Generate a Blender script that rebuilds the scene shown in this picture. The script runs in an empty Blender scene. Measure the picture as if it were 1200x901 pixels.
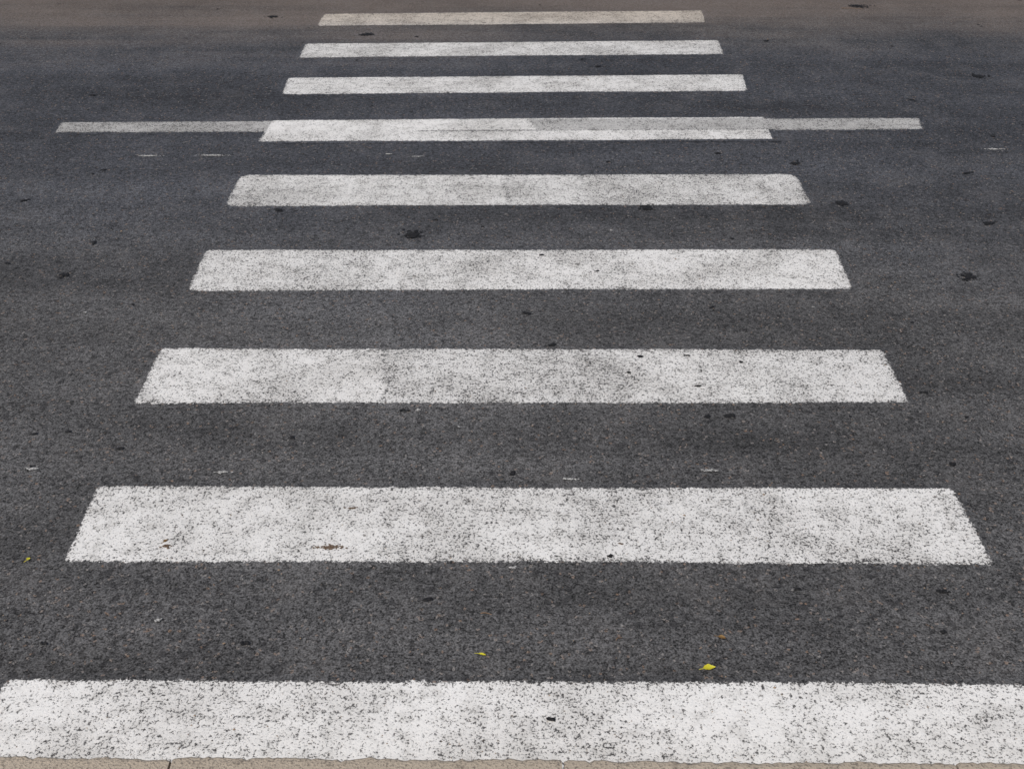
import bpy, math, random
import numpy as np
from mathutils import Vector
random.seed(7); rng=np.random.default_rng(11)
sc=bpy.context.scene
sc.view_settings.view_transform='Standard'; sc.view_settings.look='None'; sc.view_settings.exposure=0

# ------------------------------------------------------------------ node helpers
class NT:
    def __init__(s,tree): s.t=tree; s.n=tree.nodes; s.l=tree.links
    def _in(s,sock,v):
        if isinstance(v,bpy.types.NodeSocket): s.l.new(v,sock)
        else: sock.default_value=v
    def math(s,op,a,b=0.0,c=None,clamp=False):
        n=s.n.new('ShaderNodeMath'); n.operation=op; n.use_clamp=clamp
        s._in(n.inputs[0],a); s._in(n.inputs[1],b)
        if c is not None: s._in(n.inputs[2],c)
        return n.outputs[0]
    def noise(s,vec,scale,detail=2,rough=.5,dist=0.0):
        n=s.n.new('ShaderNodeTexNoise'); n.noise_dimensions='2D'; s.l.new(vec,n.inputs['Vector'])
        n.inputs['Scale'].default_value=scale; n.inputs['Detail'].default_value=detail
        n.inputs['Roughness'].default_value=rough; n.inputs['Distortion'].default_value=dist
        return n.outputs['Fac']
    def noise3(s,vec,scale,detail=2,rough=.5):
        o=s.noise(vec,scale,detail,rough); o.node.noise_dimensions='3D'; return o
    def voro(s,vec,scale,out='Color'):
        n=s.n.new('ShaderNodeTexVoronoi'); n.voronoi_dimensions='2D'; s.l.new(vec,n.inputs['Vector'])
        n.inputs['Scale'].default_value=scale
        return n.outputs[out]
    def rng(s,v,a,b,c=0.0,d=1.0,smooth=True):
        n=s.n.new('ShaderNodeMapRange'); n.interpolation_type='SMOOTHSTEP' if smooth else 'LINEAR'
        s._in(n.inputs[0],v); n.inputs[1].default_value=a; n.inputs[2].default_value=b
        n.inputs[3].default_value=c; n.inputs[4].default_value=d
        return n.outputs[0]
    def mix(s,f,a,b,mode='MIX'):
        n=s.n.new('ShaderNodeMix'); n.data_type='RGBA'; n.blend_type=mode
        s._in(n.inputs[0],f); s._in(n.inputs[6],a); s._in(n.inputs[7],b)
        return n.outputs[2]
    def scalevec(s,v,sc):
        n=s.n.new('ShaderNodeMapping'); s.l.new(v,n.inputs[0]); n.inputs['Scale'].default_value=sc
        return n.outputs[0]
    def sep(s,v):
        n=s.n.new('ShaderNodeSeparateXYZ'); s.l.new(v,n.inputs[0]); return n.outputs
    def sepc(s,v):
        n=s.n.new('ShaderNodeSeparateColor'); s.l.new(v,n.inputs[0]); return n.outputs
    def val2col(s,v):
        n=s.n.new('ShaderNodeCombineColor')
        for i in range(3): s.l.new(v,n.inputs[i])
        return n.outputs[0]
    def attr(s,name):
        n=s.n.new('ShaderNodeAttribute'); n.attribute_name=name; return n.outputs['Fac']
    def pos(s):
        n=s.n.new('ShaderNodeNewGeometry'); return n.outputs['Position']
    def bump(s,h,strength,dist,normal=None):
        n=s.n.new('ShaderNodeBump'); s.l.new(h,n.inputs['Height']); n.inputs['Strength'].default_value=strength
        n.inputs['Distance'].default_value=dist
        if normal: s.l.new(normal,n.inputs['Normal'])
        return n.outputs[0]
def newmat(name):
    m=bpy.data.materials.new(name); m.use_nodes=True
    t=NT(m.node_tree); b=m.node_tree.nodes['Principled BSDF']
    b.inputs['Specular IOR Level'].default_value=.25
    return m,t,b

def asphalt(t,p):
    vc=t.sepc(t.voro(p,110,'Color'))
    v2=t.sepc(t.voro(p,48,'Color'))
    f1=t.noise(p,145,2,.75)
    f2=t.noise(p,46,2,.6)
    lo=t.noise(p,.55,3,.55)
    st=t.noise(t.scalevec(p,(.20,2.2,1)),1.0,4,.62)
    mid=t.noise(p,4,4,.68)
    y=t.sep(p)[1]
    g=t.math('MULTIPLY_ADD',vc[0],.075,.040)
    g=t.math('ADD',g,t.math('MULTIPLY',t.math('SUBTRACT',f1,.5),.34))
    g=t.math('ADD',g,t.math('MULTIPLY',t.math('SUBTRACT',f2,.5),.12))
    g=t.math('ADD',g,.009)
    g=t.math('MAXIMUM',g,.014)
    big=t.math('ADD',t.math('MULTIPLY',t.math('SUBTRACT',lo,.5),.9),t.math('MULTIPLY',t.math('SUBTRACT',st,.5),1.15))
    big=t.math('ADD',big,t.math('MULTIPLY',t.math('SUBTRACT',mid,.5),.7))
    big=t.math('MAXIMUM',t.math('ADD',big,1.0),.6)
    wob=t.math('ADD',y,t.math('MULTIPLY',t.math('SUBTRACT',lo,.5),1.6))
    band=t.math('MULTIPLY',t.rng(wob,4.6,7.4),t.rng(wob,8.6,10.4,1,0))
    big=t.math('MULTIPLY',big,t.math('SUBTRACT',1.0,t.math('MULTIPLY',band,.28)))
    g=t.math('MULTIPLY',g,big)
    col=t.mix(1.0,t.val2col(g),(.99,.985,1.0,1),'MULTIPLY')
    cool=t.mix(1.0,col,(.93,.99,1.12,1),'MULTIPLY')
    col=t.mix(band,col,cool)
    light=t.math('MULTIPLY',t.rng(vc[1],.95,.978),t.rng(f1,.42,.52))
    col=t.mix(t.math('MULTIPLY',light,.75),col,t.mix(vc[2],(.26,.17,.115,1),(.30,.29,.28,1)))
    dark=t.rng(v2[1],.91,.97)
    col=t.mix(t.math('MULTIPLY',dark,.45),col,(.016,.016,.018,1))
    dust=t.rng(t.math('ADD',wob,t.math('MULTIPLY',t.math('SUBTRACT',st,.5),2.5)),9.0,10.9)
    dust=t.math('MULTIPLY',dust,t.rng(f1,.30,.62,.5,1.0))
    col=t.mix(t.math('MULTIPLY',dust,.58),col,(.205,.158,.128,1))
    d2=t.math('MULTIPLY',t.rng(mid,.48,.75),.10)
    col=t.mix(d2,col,(.18,.165,.155,1))
    h=t.math('ADD',t.math('MULTIPLY',f1,.9),t.math('MULTIPLY',f2,.6))
    return col,h

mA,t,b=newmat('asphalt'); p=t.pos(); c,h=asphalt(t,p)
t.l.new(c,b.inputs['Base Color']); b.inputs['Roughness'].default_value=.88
t.l.new(t.bump(h,.75,.0045),b.inputs['Normal'])

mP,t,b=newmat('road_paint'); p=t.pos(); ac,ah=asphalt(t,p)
e=t.attr('edge'); tone=t.attr('tone'); wear=t.attr('wear')
n1=t.noise(p,122,3,.78); n2=t.noise(p,55,2,.5); lo=t.noise(p,2.6,4,.65); lo2=t.noise(p,15,3,.65)
cell=t.sepc(t.voro(p,90,'Color'))[0]
ragged=t.math('ADD',e,t.math('MULTIPLY',t.math('SUBTRACT',t.noise(p,65,3,.78),.5),.042))
ragged=t.math('ADD',ragged,t.math('MULTIPLY',t.math('SUBTRACT',t.noise(p,9,2,.5),.5),.016))
em=t.rng(ragged,-.003,.003)
s=t.math('ADD',t.math('MULTIPLY',n1,.76),t.math('MULTIPLY',n2,.24))
s=t.math('ADD',s,t.math('MULTIPLY',t.math('SUBTRACT',cell,.5),.085))
s=t.math('ADD',s,t.math('MULTIPLY',t.math('SUBTRACT',lo,.5),.15))
s=t.math('ADD',s,t.math('MULTIPLY',t.math('SUBTRACT',lo2,.5),.15))
s=t.math('ADD',s,wear)
s=t.math('ADD',s,t.rng(e,0.0,.04,.03,0))
hole=t.rng(s,.560,.608)
thin=t.rng(s,.485,.585,0,.42)
pc=t.mix(t.rng(lo,.35,.70),(.81,.805,.785,1),(.66,.652,.63,1))
pc=t.mix(t.rng(lo2,.46,.76,0,.40),pc,(.45,.44,.415,1))
pc=t.mix(thin,pc,(.28,.275,.265,1))
pc=t.mix(1.0,pc,t.val2col(tone),'MULTIPLY')
yb=t.rng(t.sep(p)[1],9.2,10.2)
pc=t.mix(yb,pc,t.mix(1.0,pc,(.96,.87,.77,1),'MULTIPLY'))
mask=t.math('MULTIPLY',em,t.math('SUBTRACT',1.0,t.math('MULTIPLY',hole,.93)))
holecol=t.mix(.6,ac,(.026,.024,.023,1))
base=t.mix(em,ac,holecol)
col=t.mix(mask,base,pc)
t.l.new(col,b.inputs['Base Color']); b.inputs['Roughness'].default_value=.75
hh=t.math('ADD',t.math('MULTIPLY',n1,.8),t.math('MULTIPLY',n2,.4))
t.l.new(t.bump(t.math('SUBTRACT',1.0,hh),.6,.004),b.inputs['Normal'])

def concrete(name,colA,colB):
    m,t,b=newmat(name)
    p=t.pos()
    a=t.noise3(p,4,4,.65); f=t.noise3(p,140,2,.65); g=t.noise3(p,35,3,.6)
    c=t.mix(a,colA,colB)
    c=t.mix(t.rng(f,.50,.68,0,.65),c,(.09,.08,.07,1))
    c=t.mix(t.rng(g,.52,.72,0,.5),c,(.14,.12,.10,1))
    t.l.new(c,b.inputs['Base Color']); b.inputs['Roughness'].default_value=.9
    t.l.new(t.bump(t.math('ADD',f,g),.8,.004),b.inputs['Normal'])
    return m
mK=concrete('kerb_concrete',(.38,.325,.255,1),(.50,.435,.35,1))
mV=concrete('pavement_concrete',(.30,.28,.25,1),(.38,.36,.33,1))

mG,t,b=newmat('dry_grass'); p=t.pos()
c=t.mix(t.noise(p,1.2,6,.7),(.05,.075,.025,1),(.13,.11,.06,1)); c=t.mix(t.rng(t.noise(p,60,3,.6),.4,.7,0,.5),c,(.03,.045,.015,1))
t.l.new(c,b.inputs['Base Color']); b.inputs['Roughness'].default_value=.95
t.l.new(t.bump(t.noise(p,40,4,.7),1,.03),b.inputs['Normal'])

def simple(name,ca,cb,scale=80,rough=.8):
    m,t,b=newmat(name)
    f=t.noise3(t.pos(),scale,3,.6)
    t.l.new(t.mix(t.rng(f,.35,.65),ca,cb),b.inputs['Base Color']); b.inputs['Roughness'].default_value=rough
    t.l.new(t.bump(f,.5,.002),b.inputs['Normal'])
    return m
mTar=simple('tar',(.008,.008,.009,1),(.024,.023,.023,1),150,.6)
mFleck=simple('paint_spill',(.50,.50,.49,1),(.22,.22,.22,1),120)
mRust=simple('mud',(.10,.065,.04,1),(.17,.13,.10,1),150)
mLeafY=simple('yellow_leaf',(.66,.54,.03,1),(.46,.46,.04,1),60,.5)
mLeafB=simple('brown_leaf',(.16,.09,.03,1),(.26,.17,.07,1),60,.6)
mTwig=simple('twig_bark',(.34,.22,.13,1),(.20,.12,.07,1),200)

def obj(name,verts,faces,mat,smooth=False):
    me=bpy.data.meshes.new(name); me.from_pydata([tuple(map(float,v)) for v in verts],[],[tuple(map(int,f)) for f in faces])
    me.materials.append(mat); me.update()
    if smooth:
        for q in me.polygons: q.use_smooth=True
    o=bpy.data.objects.new(name,me); sc.collection.objects.link(o); return o

# ------------------------------------------------------------------ setting
KY=lambda x: 2.299-.007*max(-6,min(6,x))
FK=12.85
obj('ground',[(-900,-900,-.012),(900,-900,-.012),(900,900,-.012),(-900,900,-.012)],[(0,1,2,3)],mG)
obj('road',[(-150,2.0,0),(150,2.0,0),(150,13.0,0),(-150,13.0,0)],[(0,1,2,3)],mA)

def kerb(name,yline,width,sign):
    V=[];F=[]
    x=-60.0
    while x<60:
        x0=x+.003+.13; x1=x+1-.003+.13
        n=90 if abs(x)<4 else 3
        rows=[]
        dz=random.uniform(-.0015,.0015); dy=random.uniform(-.002,.002)
        walk=0
        for i in range(n+1):
            xx=x0+(x1-x0)*i/n
            walk=walk*.8+rng.normal(0,.0016); j=walk+rng.normal(0,.0009); ch=max(0,rng.normal(-.001,.003))
            endr=.005 if i in(0,n) else 0
            y=yline(xx)+dy
            prof=[(0,-.05),(0,.085),(-.003,.103),(-.006-ch,.113),(-.014-ch,.1185),(-.026,.120),(-width,.120),(-width,-.05)]
            rows.append([(xx,y+sign*(a+(j-endr if 0<k<5 else 0)),z+dz if z>0 else z) for k,(a,z) in enumerate(prof)])
        base=len(V); m=8
        for r in rows: V+=r
        for i in range(n):
            for k in range(m-1):
                a=base+i*m+k; F.append((a,a+1,a+m+1,a+m))
        F.append(tuple(base+k for k in range(m))); F.append(tuple(base+n*m+k for k in range(m)))
        x+=1
    return obj(name,V,F,mK)
kerb('kerb',KY,.15,1)
kerb('kerb',lambda x:FK,.15,-1)
def pavement(name,y0,y1):
    V=[];F=[];s=.6
    ny=int(round((y1-y0)/s))
    for ix in range(-60,60):
        for iy in range(ny):
            a=ix*s+.003;bx=(ix+1)*s-.003;c=y0+iy*s+.003;d=y0+(iy+1)*s-.003;z=.118+random.uniform(-.0015,.0015)
            k=len(V);q=.004
            V+=[(a,c,z-q),(bx,c,z-q),(bx,d,z-q),(a,d,z-q),(a+q,c+q,z),(bx-q,c+q,z),(bx-q,d-q,z),(a+q,d-q,z),(a,c,0),(bx,c,0),(bx,d,0),(a,d,0)]
            F+=[(k+4,k+5,k+6,k+7)]
            for i in range(4):
                j=(i+1)%4; F+=[(k+i,k+j,k+4+j,k+4+i),(k+8+i,k+8+j,k+j,k+i)]
    return obj(name,V,F,mV)
pavement('pavement',2.105-.6*5,2.105)
pavement('pavement',FK+.155,FK+.155+3.0)

# ------------------------------------------------------------------ painted markings
def quad_sdf(P,Q,r):
    d=[]
    for i in range(4):
        a=np.array(Q[i]);b=np.array(Q[(i+1)%4]);e=b-a;n=np.array([-e[1],e[0]])/np.hypot(*e)
        d.append((P[...,0]-a[0])*n[0]+(P[...,1]-a[1])*n[1])
    v=np.minimum(d[0],d[2]);u=np.minimum(d[1],d[3])
    cu=np.maximum(r-u,0);cv=np.maximum(r-v,0)
    return np.where((u<r)&(v<r),r-np.hypot(cu,cv),np.minimum(u,v))
def prof(e,lo=.0006,hi=.0034): 
    return lo+(hi-lo)*np.clip((e+.028)/.024,0,1)
def stripe(name,TL,BL,TR,BR,tone=1.0,wear=0.0,r=.02,patches=(),extra=None,step=.011):
    Q=[BL,BR,TR,TL]; m=.032
    x0=min(TL[0],BL[0])-m;x1=max(TR[0],BR[0])+m
    nx=int((x1-x0)/step)+1
    yb=lambda x: BL[1]+(BR[1]-BL[1])*(x-BL[0])/(BR[0]-BL[0])
    yt=lambda x: TL[1]+(TR[1]-TL[1])*(x-TL[0])/(TR[0]-TL[0])
    ny=int((TL[1]-BL[1]+2*m)/step)+1
    X=np.linspace(x0,x1,nx+1); W=np.linspace(0,1,ny+1)
    XX=np.repeat(X[:,None],ny+1,1)
    YY=(yb(XX)-m)+(yt(XX)-yb(XX)+2*m)*W[None,:]
    P=np.stack([XX,YY],-1)
    e=quad_sdf(P,Q,r)
    Z=prof(e)
    T=np.full(e.shape,tone);Wr=np.full(e.shape,wear)
    ph=rng.uniform(0,6,4)
    e=e+.0025*np.sin(XX*2.3+ph[0])+.0015*np.sin(XX*6.1+ph[1])
    wv=(W[None,:]*np.ones_like(XX))
    for (px0,px1,w0,w1,dt,dw) in patches:
        k=(XX>px0+.02*np.sin(wv*5))&(XX<px1+.02*np.sin(wv*5))&(wv>w0)&(wv<w1); T[k]+=dt; Wr[k]+=dw
    if extra is not None:
        e2=quad_sdf(P,extra[0],.01); only=(e<e2)&(e<.001); T[only]=extra[1];Wr[only]=extra[2]; e=np.maximum(e,e2)
        Z=np.maximum(Z+.002,prof(e2)+.0016)
    V=np.stack([XX,YY,Z],-1).reshape(-1,3)
    n=ny+1
    I=(np.arange(nx)[:,None]*n+np.arange(ny)[None,:]).ravel()
    F=np.stack([I,I+n,I+n+1,I+1],1)
    o=obj(name,V,F,mP,True)
    for nm,arr in(('edge',e),('tone',T),('wear',Wr)):
        a=o.data.attributes.new(nm,'FLOAT','POINT'); a.data.foreach_set('value',arr.ravel().astype(np.float32))
    return o
N='crosswalk_stripe'
stripe(N,(-1.458,2.697),(-1.46,2.30),(1.56,2.678),(1.56,2.287),1.07,-.006,.02)
stripe(N,(-1.458,3.658),(-1.453,3.245),(1.551,3.647),(1.555,3.227),1.0,.002,.012,patches=[(-1.5,-.45,0,1,.0,-.010),(-.45,-.43,0,1,0,.03),(.2,.9,0,1,-.05,.008)])
stripe(N,(-1.478,4.667),(-1.480,4.2245),(1.558,4.652),(1.562,4.231),.97,.004,.012,patches=[(-.85,-.53,0,.75,.04,-.020),(-.53,-.515,0,1,0,.035),(-.53,.45,0,1,-.06,.014),(1.0,1.6,0,1,-.05,.010)])
stripe(N,(-1.498,5.660),(-1.484,5.218),(1.580,5.670),(1.571,5.236),.98,.002,.03,patches=[(-1.6,-.4,0,1,-.04,.010),(.5,.52,0,1,-.02,.03)])
stripe(N,(-1.512,6.665),(-1.511,6.222),(1.581,6.678),(1.584,6.245),.95,-.002,.05,patches=[(-1.6,0,0,.6,-.05,.006),(-.05,-.03,0,.7,0,.05),(-.03,1.7,0,1,-.07,.012)])
CL=[(-2.772,7.373),(2.515,7.434),(2.541,7.642),(-2.794,7.561)]
stripe('centre_line',(-2.794,7.561),(-2.772,7.373),(2.541,7.642),(2.515,7.434),.62,.010,.01)
stripe(N,(-1.487,7.593),(-1.510,7.207),(1.578,7.658),(1.559,7.251),.97,-.012,.01,extra=(CL,.62,.010),
       patches=[(-1.6,.13,.5,.92,.03,-.02),(-.6,1.7,.42,.47,-.15,.08),(.13,1.7,.47,.90,-.32,.02)])
stripe(N,(-1.526,8.478),(-1.511,8.122),(1.585,8.557),(1.557,8.195),.94,-.006,.03)
stripe(N,(-1.522,9.321),(-1.515,8.967),(1.535,9.413),(1.522,9.054),.90,-.002,.02)
stripe(N,(-1.500,10.184),(-1.507,9.822),(1.528,10.291),(1.507,9.923),.74,.004,.02)
stripe(N,(-1.50,11.02),(-1.454,10.65),(1.53,11.12),(1.507,10.74),.80,0,.02)
stripe(N,(-1.50,11.87),(-1.50,11.50),(1.53,11.95),(1.507,11.57),.80,0,.02)

# ------------------------------------------------------------------ spots, flecks, litter
def spots(name,items,mat,z=.0052,cover=.8,grain=.012):
    V=[];F=[]
    for (x,y,w,hy) in items:
        n=max(4,int(cover*(w*hy)/(grain*grain)*1.6)); n=min(n,160)
        for _ in range(n):
            rr=abs(random.gauss(0,.42)); a=random.uniform(0,6.283)
            cx=x+math.cos(a)*rr*w*.5; cy=y+math.sin(a)*rr*hy*.5
            s=grain*random.uniform(.35,1.1)*.6; k=len(V); m=7; zz=z+random.uniform(0,.0012)
            V.append((cx,cy,zz+s*.18))
            for i in range(m):
                q=s*random.uniform(.55,1.25); an=i*6.283/m
                V.append((cx+math.cos(an)*q*1.25,cy+math.sin(an)*q,zz-.0008))
            for i in range(m): F.append((k,k+1+i,k+1+(i+1)%m))
    return obj(name,V,F,mat)
T=[(-.498,5.845,.15,.14),(2.142,5.362,.13,.10),(1.745,6.257,.10,.09),(.709,6.19,.10,.10),(1.61,6.852,.10,.08),
(2.439,5.996,.09,.07),(-1.227,6.164,.06,.06),(0,3.737,.030,.035),(.064,4.988,.035,.05),(.174,4.70,.05,.05),(-1.099,9.578,.16,.12),
(.83,4.13,.06,.035),(.757,4.13,.03,.02),(-.266,3.05,.07,.022),(-2.115,5.381,.07,.06),(-2.076,5.75,.05,.05),(3.187,8.517,.15,.12),
(2.82,10.43,.22,.14),(-1.9,10.1,.14,.08),(.6,8.75,.07,.06),(1.2,7.02,.06,.05),(-2.6,6.3,.05,.05),(2.2,4.4,.03,.02),(-1.8,4.0,.03,.02),(.95,4.55,.02,.03),(.40,5.42,.02,.02),
(2.55,6.7,.05,.03),(2.9,7.3,.06,.03),(-2.75,8.1,.08,.04),(-2.3,6.75,.04,.03),(.9,5.05,.02,.02),(1.75,4.9,.025,.02),(1.95,3.9,.02,.015),(-.8,2.85,.02,.012),(.9,3.1,.02,.012),(1.3,2.9,.015,.012),(-2.3,4.6,.03,.02),(2.6,8.0,.06,.04),(1.9,9.4,.08,.05),(-.15,5.95,.02,.02),(1.1,5.8,.025,.02)]
for _ in range(80):
    yy=2.5+9*random.random(); xx=random.uniform(-1,1)*(2.0+.3*yy); q=random.uniform(.010,.028)
    T.append((xx,yy,q*1.5,q))
spots('tar_spots',T,mTar,grain=.014)
W=[(-1.733,6.976,.26,.03),(-2.10,6.97,.16,.03),(-.545,6.96,.10,.025),(-.72,7.0,.06,.025),(-1.038,3.748,.07,.025),(-1.733,3.769,.07,.025),
(.708,3.759,.08,.02),(.207,3.705,.08,.015),(.006,3.207,.035,.012),(-1.083,2.954,.04,.02),(2.83,7.08,.16,.03),(-.365,4.174,.025,.025),(.5,5.9,.02,.02),(-.2,4.05,.015,.015),(-1.9,5.0,.02,.02),(1.35,5.05,.02,.015)]
spots('paint_flecks',W,mFleck,cover=.9,grain=.007)
spots('mud_stains',[(-.606,3.312,.13,.035),(-1.142,3.317,.035,.03),(-.553,3.530,.05,.018),(.36,3.33,.02,.01)],mRust,cover=.9,grain=.007)

V=[];F=[]
for _ in range(5200):
    x=random.uniform(-4.5,4.5);y=2.33+10*random.random()**1.5
    s=random.uniform(.0012,.0028)*(1+.8*(random.random()>.95));k=len(V);z=.0035+s*.4
    for d in((1,0,0),(0,1,0),(-1,0,0),(0,-1,0),(0,0,1),(0,0,-1)):
        V.append((x+(d[0]+random.uniform(-.3,.3))*s,y+(d[1]+random.uniform(-.3,.3))*s,z+d[2]*s*.7))
    for i in range(4): F+=[(k+i,k+(i+1)%4,k+4),(k+(i+1)%4,k+i,k+5)]
obj('loose_grit',V,F,simple('grit',(.34,.25,.17,1),(.08,.07,.065,1),25))

def leaf(name,x,y,L,wd,rot,mat,curl=.25):
    n=10;V=[];F=[]
    for i in range(n+1):
        u=i/n; w=wd*.5*math.sin(math.pi*min(1,u**.8))**.9*(1+.12*random.uniform(-1,1)) if 0<i<n else .0003
        zc=curl*L*(u-.5)**2*1.6
        for k in(-1,-.5,0,.5,1):
            V.append(((u-.5)*L,k*w+.08*L*math.sin(u*3),zc+abs(k)*w*.45+random.uniform(0,.0006)))
    for i in range(n):
        for k in range(4):
            a=i*5+k;F.append((a,a+1,a+6,a+5))
    k=len(V);q=.0009
    V+=[(-.5*L-.012,-q,.001),(-.5*L-.012,q,.001),(-.5*L+.003,q,curl*L*.4),(-.5*L+.003,-q,curl*L*.4)];F.append((k,k+1,k+2,k+3))
    o=obj(name,V,F,mat,True); o.location=(x,y,.004); o.rotation_euler=(random.uniform(-.1,.2),0,rot); return o
leaf('fallen_leaf',.574,2.743,.038,.020,.15,mLeafY)
leaf('fallen_leaf',-.088,2.800,.024,.010,-.3,mLeafY)
leaf('fallen_leaf',-1.574,3.249,.014,.012,1.0,mLeafY)
leaf('fallen_leaf',.630,2.874,.024,.014,-.4,mLeafB)
leaf('fallen_leaf',-1.15,3.345,.018,.010,.8,mLeafB)
def twig(x,y,L,rot):
    V=[];F=[];n=6
    for i in range(n+1):
        u=i/n;r=.0016*(1-.5*u);cy=.004*math.sin(u*4)
        for k in range(5):
            a=k*6.283/5;V.append(((u-.5)*L,cy+r*math.cos(a),.002+r*math.sin(a)))
    for i in range(n):
        for k in range(5):
            F.append((i*5+k,i*5+(k+1)%5,i*5+5+(k+1)%5,i*5+5+k))
    o=obj('twig',V,F,mTwig,True);o.location=(x,y,.003);o.rotation_euler=(0,0,rot)
twig(-.079,2.982,.035,-.1); twig(.32,2.87,.02,.7); twig(2.75,10.35,.16,-.1)

# ------------------------------------------------------------------ light
w=bpy.data.worlds.new('World');sc.world=w;w.use_nodes=True
nt=w.node_tree;bg=nt.nodes['Background'];sky=nt.nodes.new('ShaderNodeTexSky');sky.sky_type='NISHITA';sky.sun_disc=False
EL=math.radians(52);AZ=math.radians(215)
sky.sun_elevation=EL;sky.sun_rotation=AZ;sky.air_density=1.0;sky.dust_density=3.0
nt.links.new(sky.outputs[0],bg.inputs[0]);bg.inputs[1].default_value=.084
sd=bpy.data.lights.new('sun','SUN');sd.energy=2.5;sd.angle=math.radians(10);sd.color=(1,.94,.86)
so=bpy.data.objects.new('sun',sd);sc.collection.objects.link(so)
dirv=Vector((math.sin(AZ)*math.cos(EL),math.cos(AZ)*math.cos(EL),math.sin(EL)))
so.rotation_euler=dirv.to_track_quat('Z','Y').to_euler();so.location=dirv*30

cd=bpy.data.cameras.new('camera');cam=bpy.data.objects.new('camera',cd);sc.collection.objects.link(cam)
cd.sensor_width=36;cd.lens=1479/1200*36;cd.clip_start=.05;cd.clip_end=3000
cam.location=(0,0,2.583);cam.rotation_euler=(math.radians(90-30.566),0,0)
sc.camera=cam
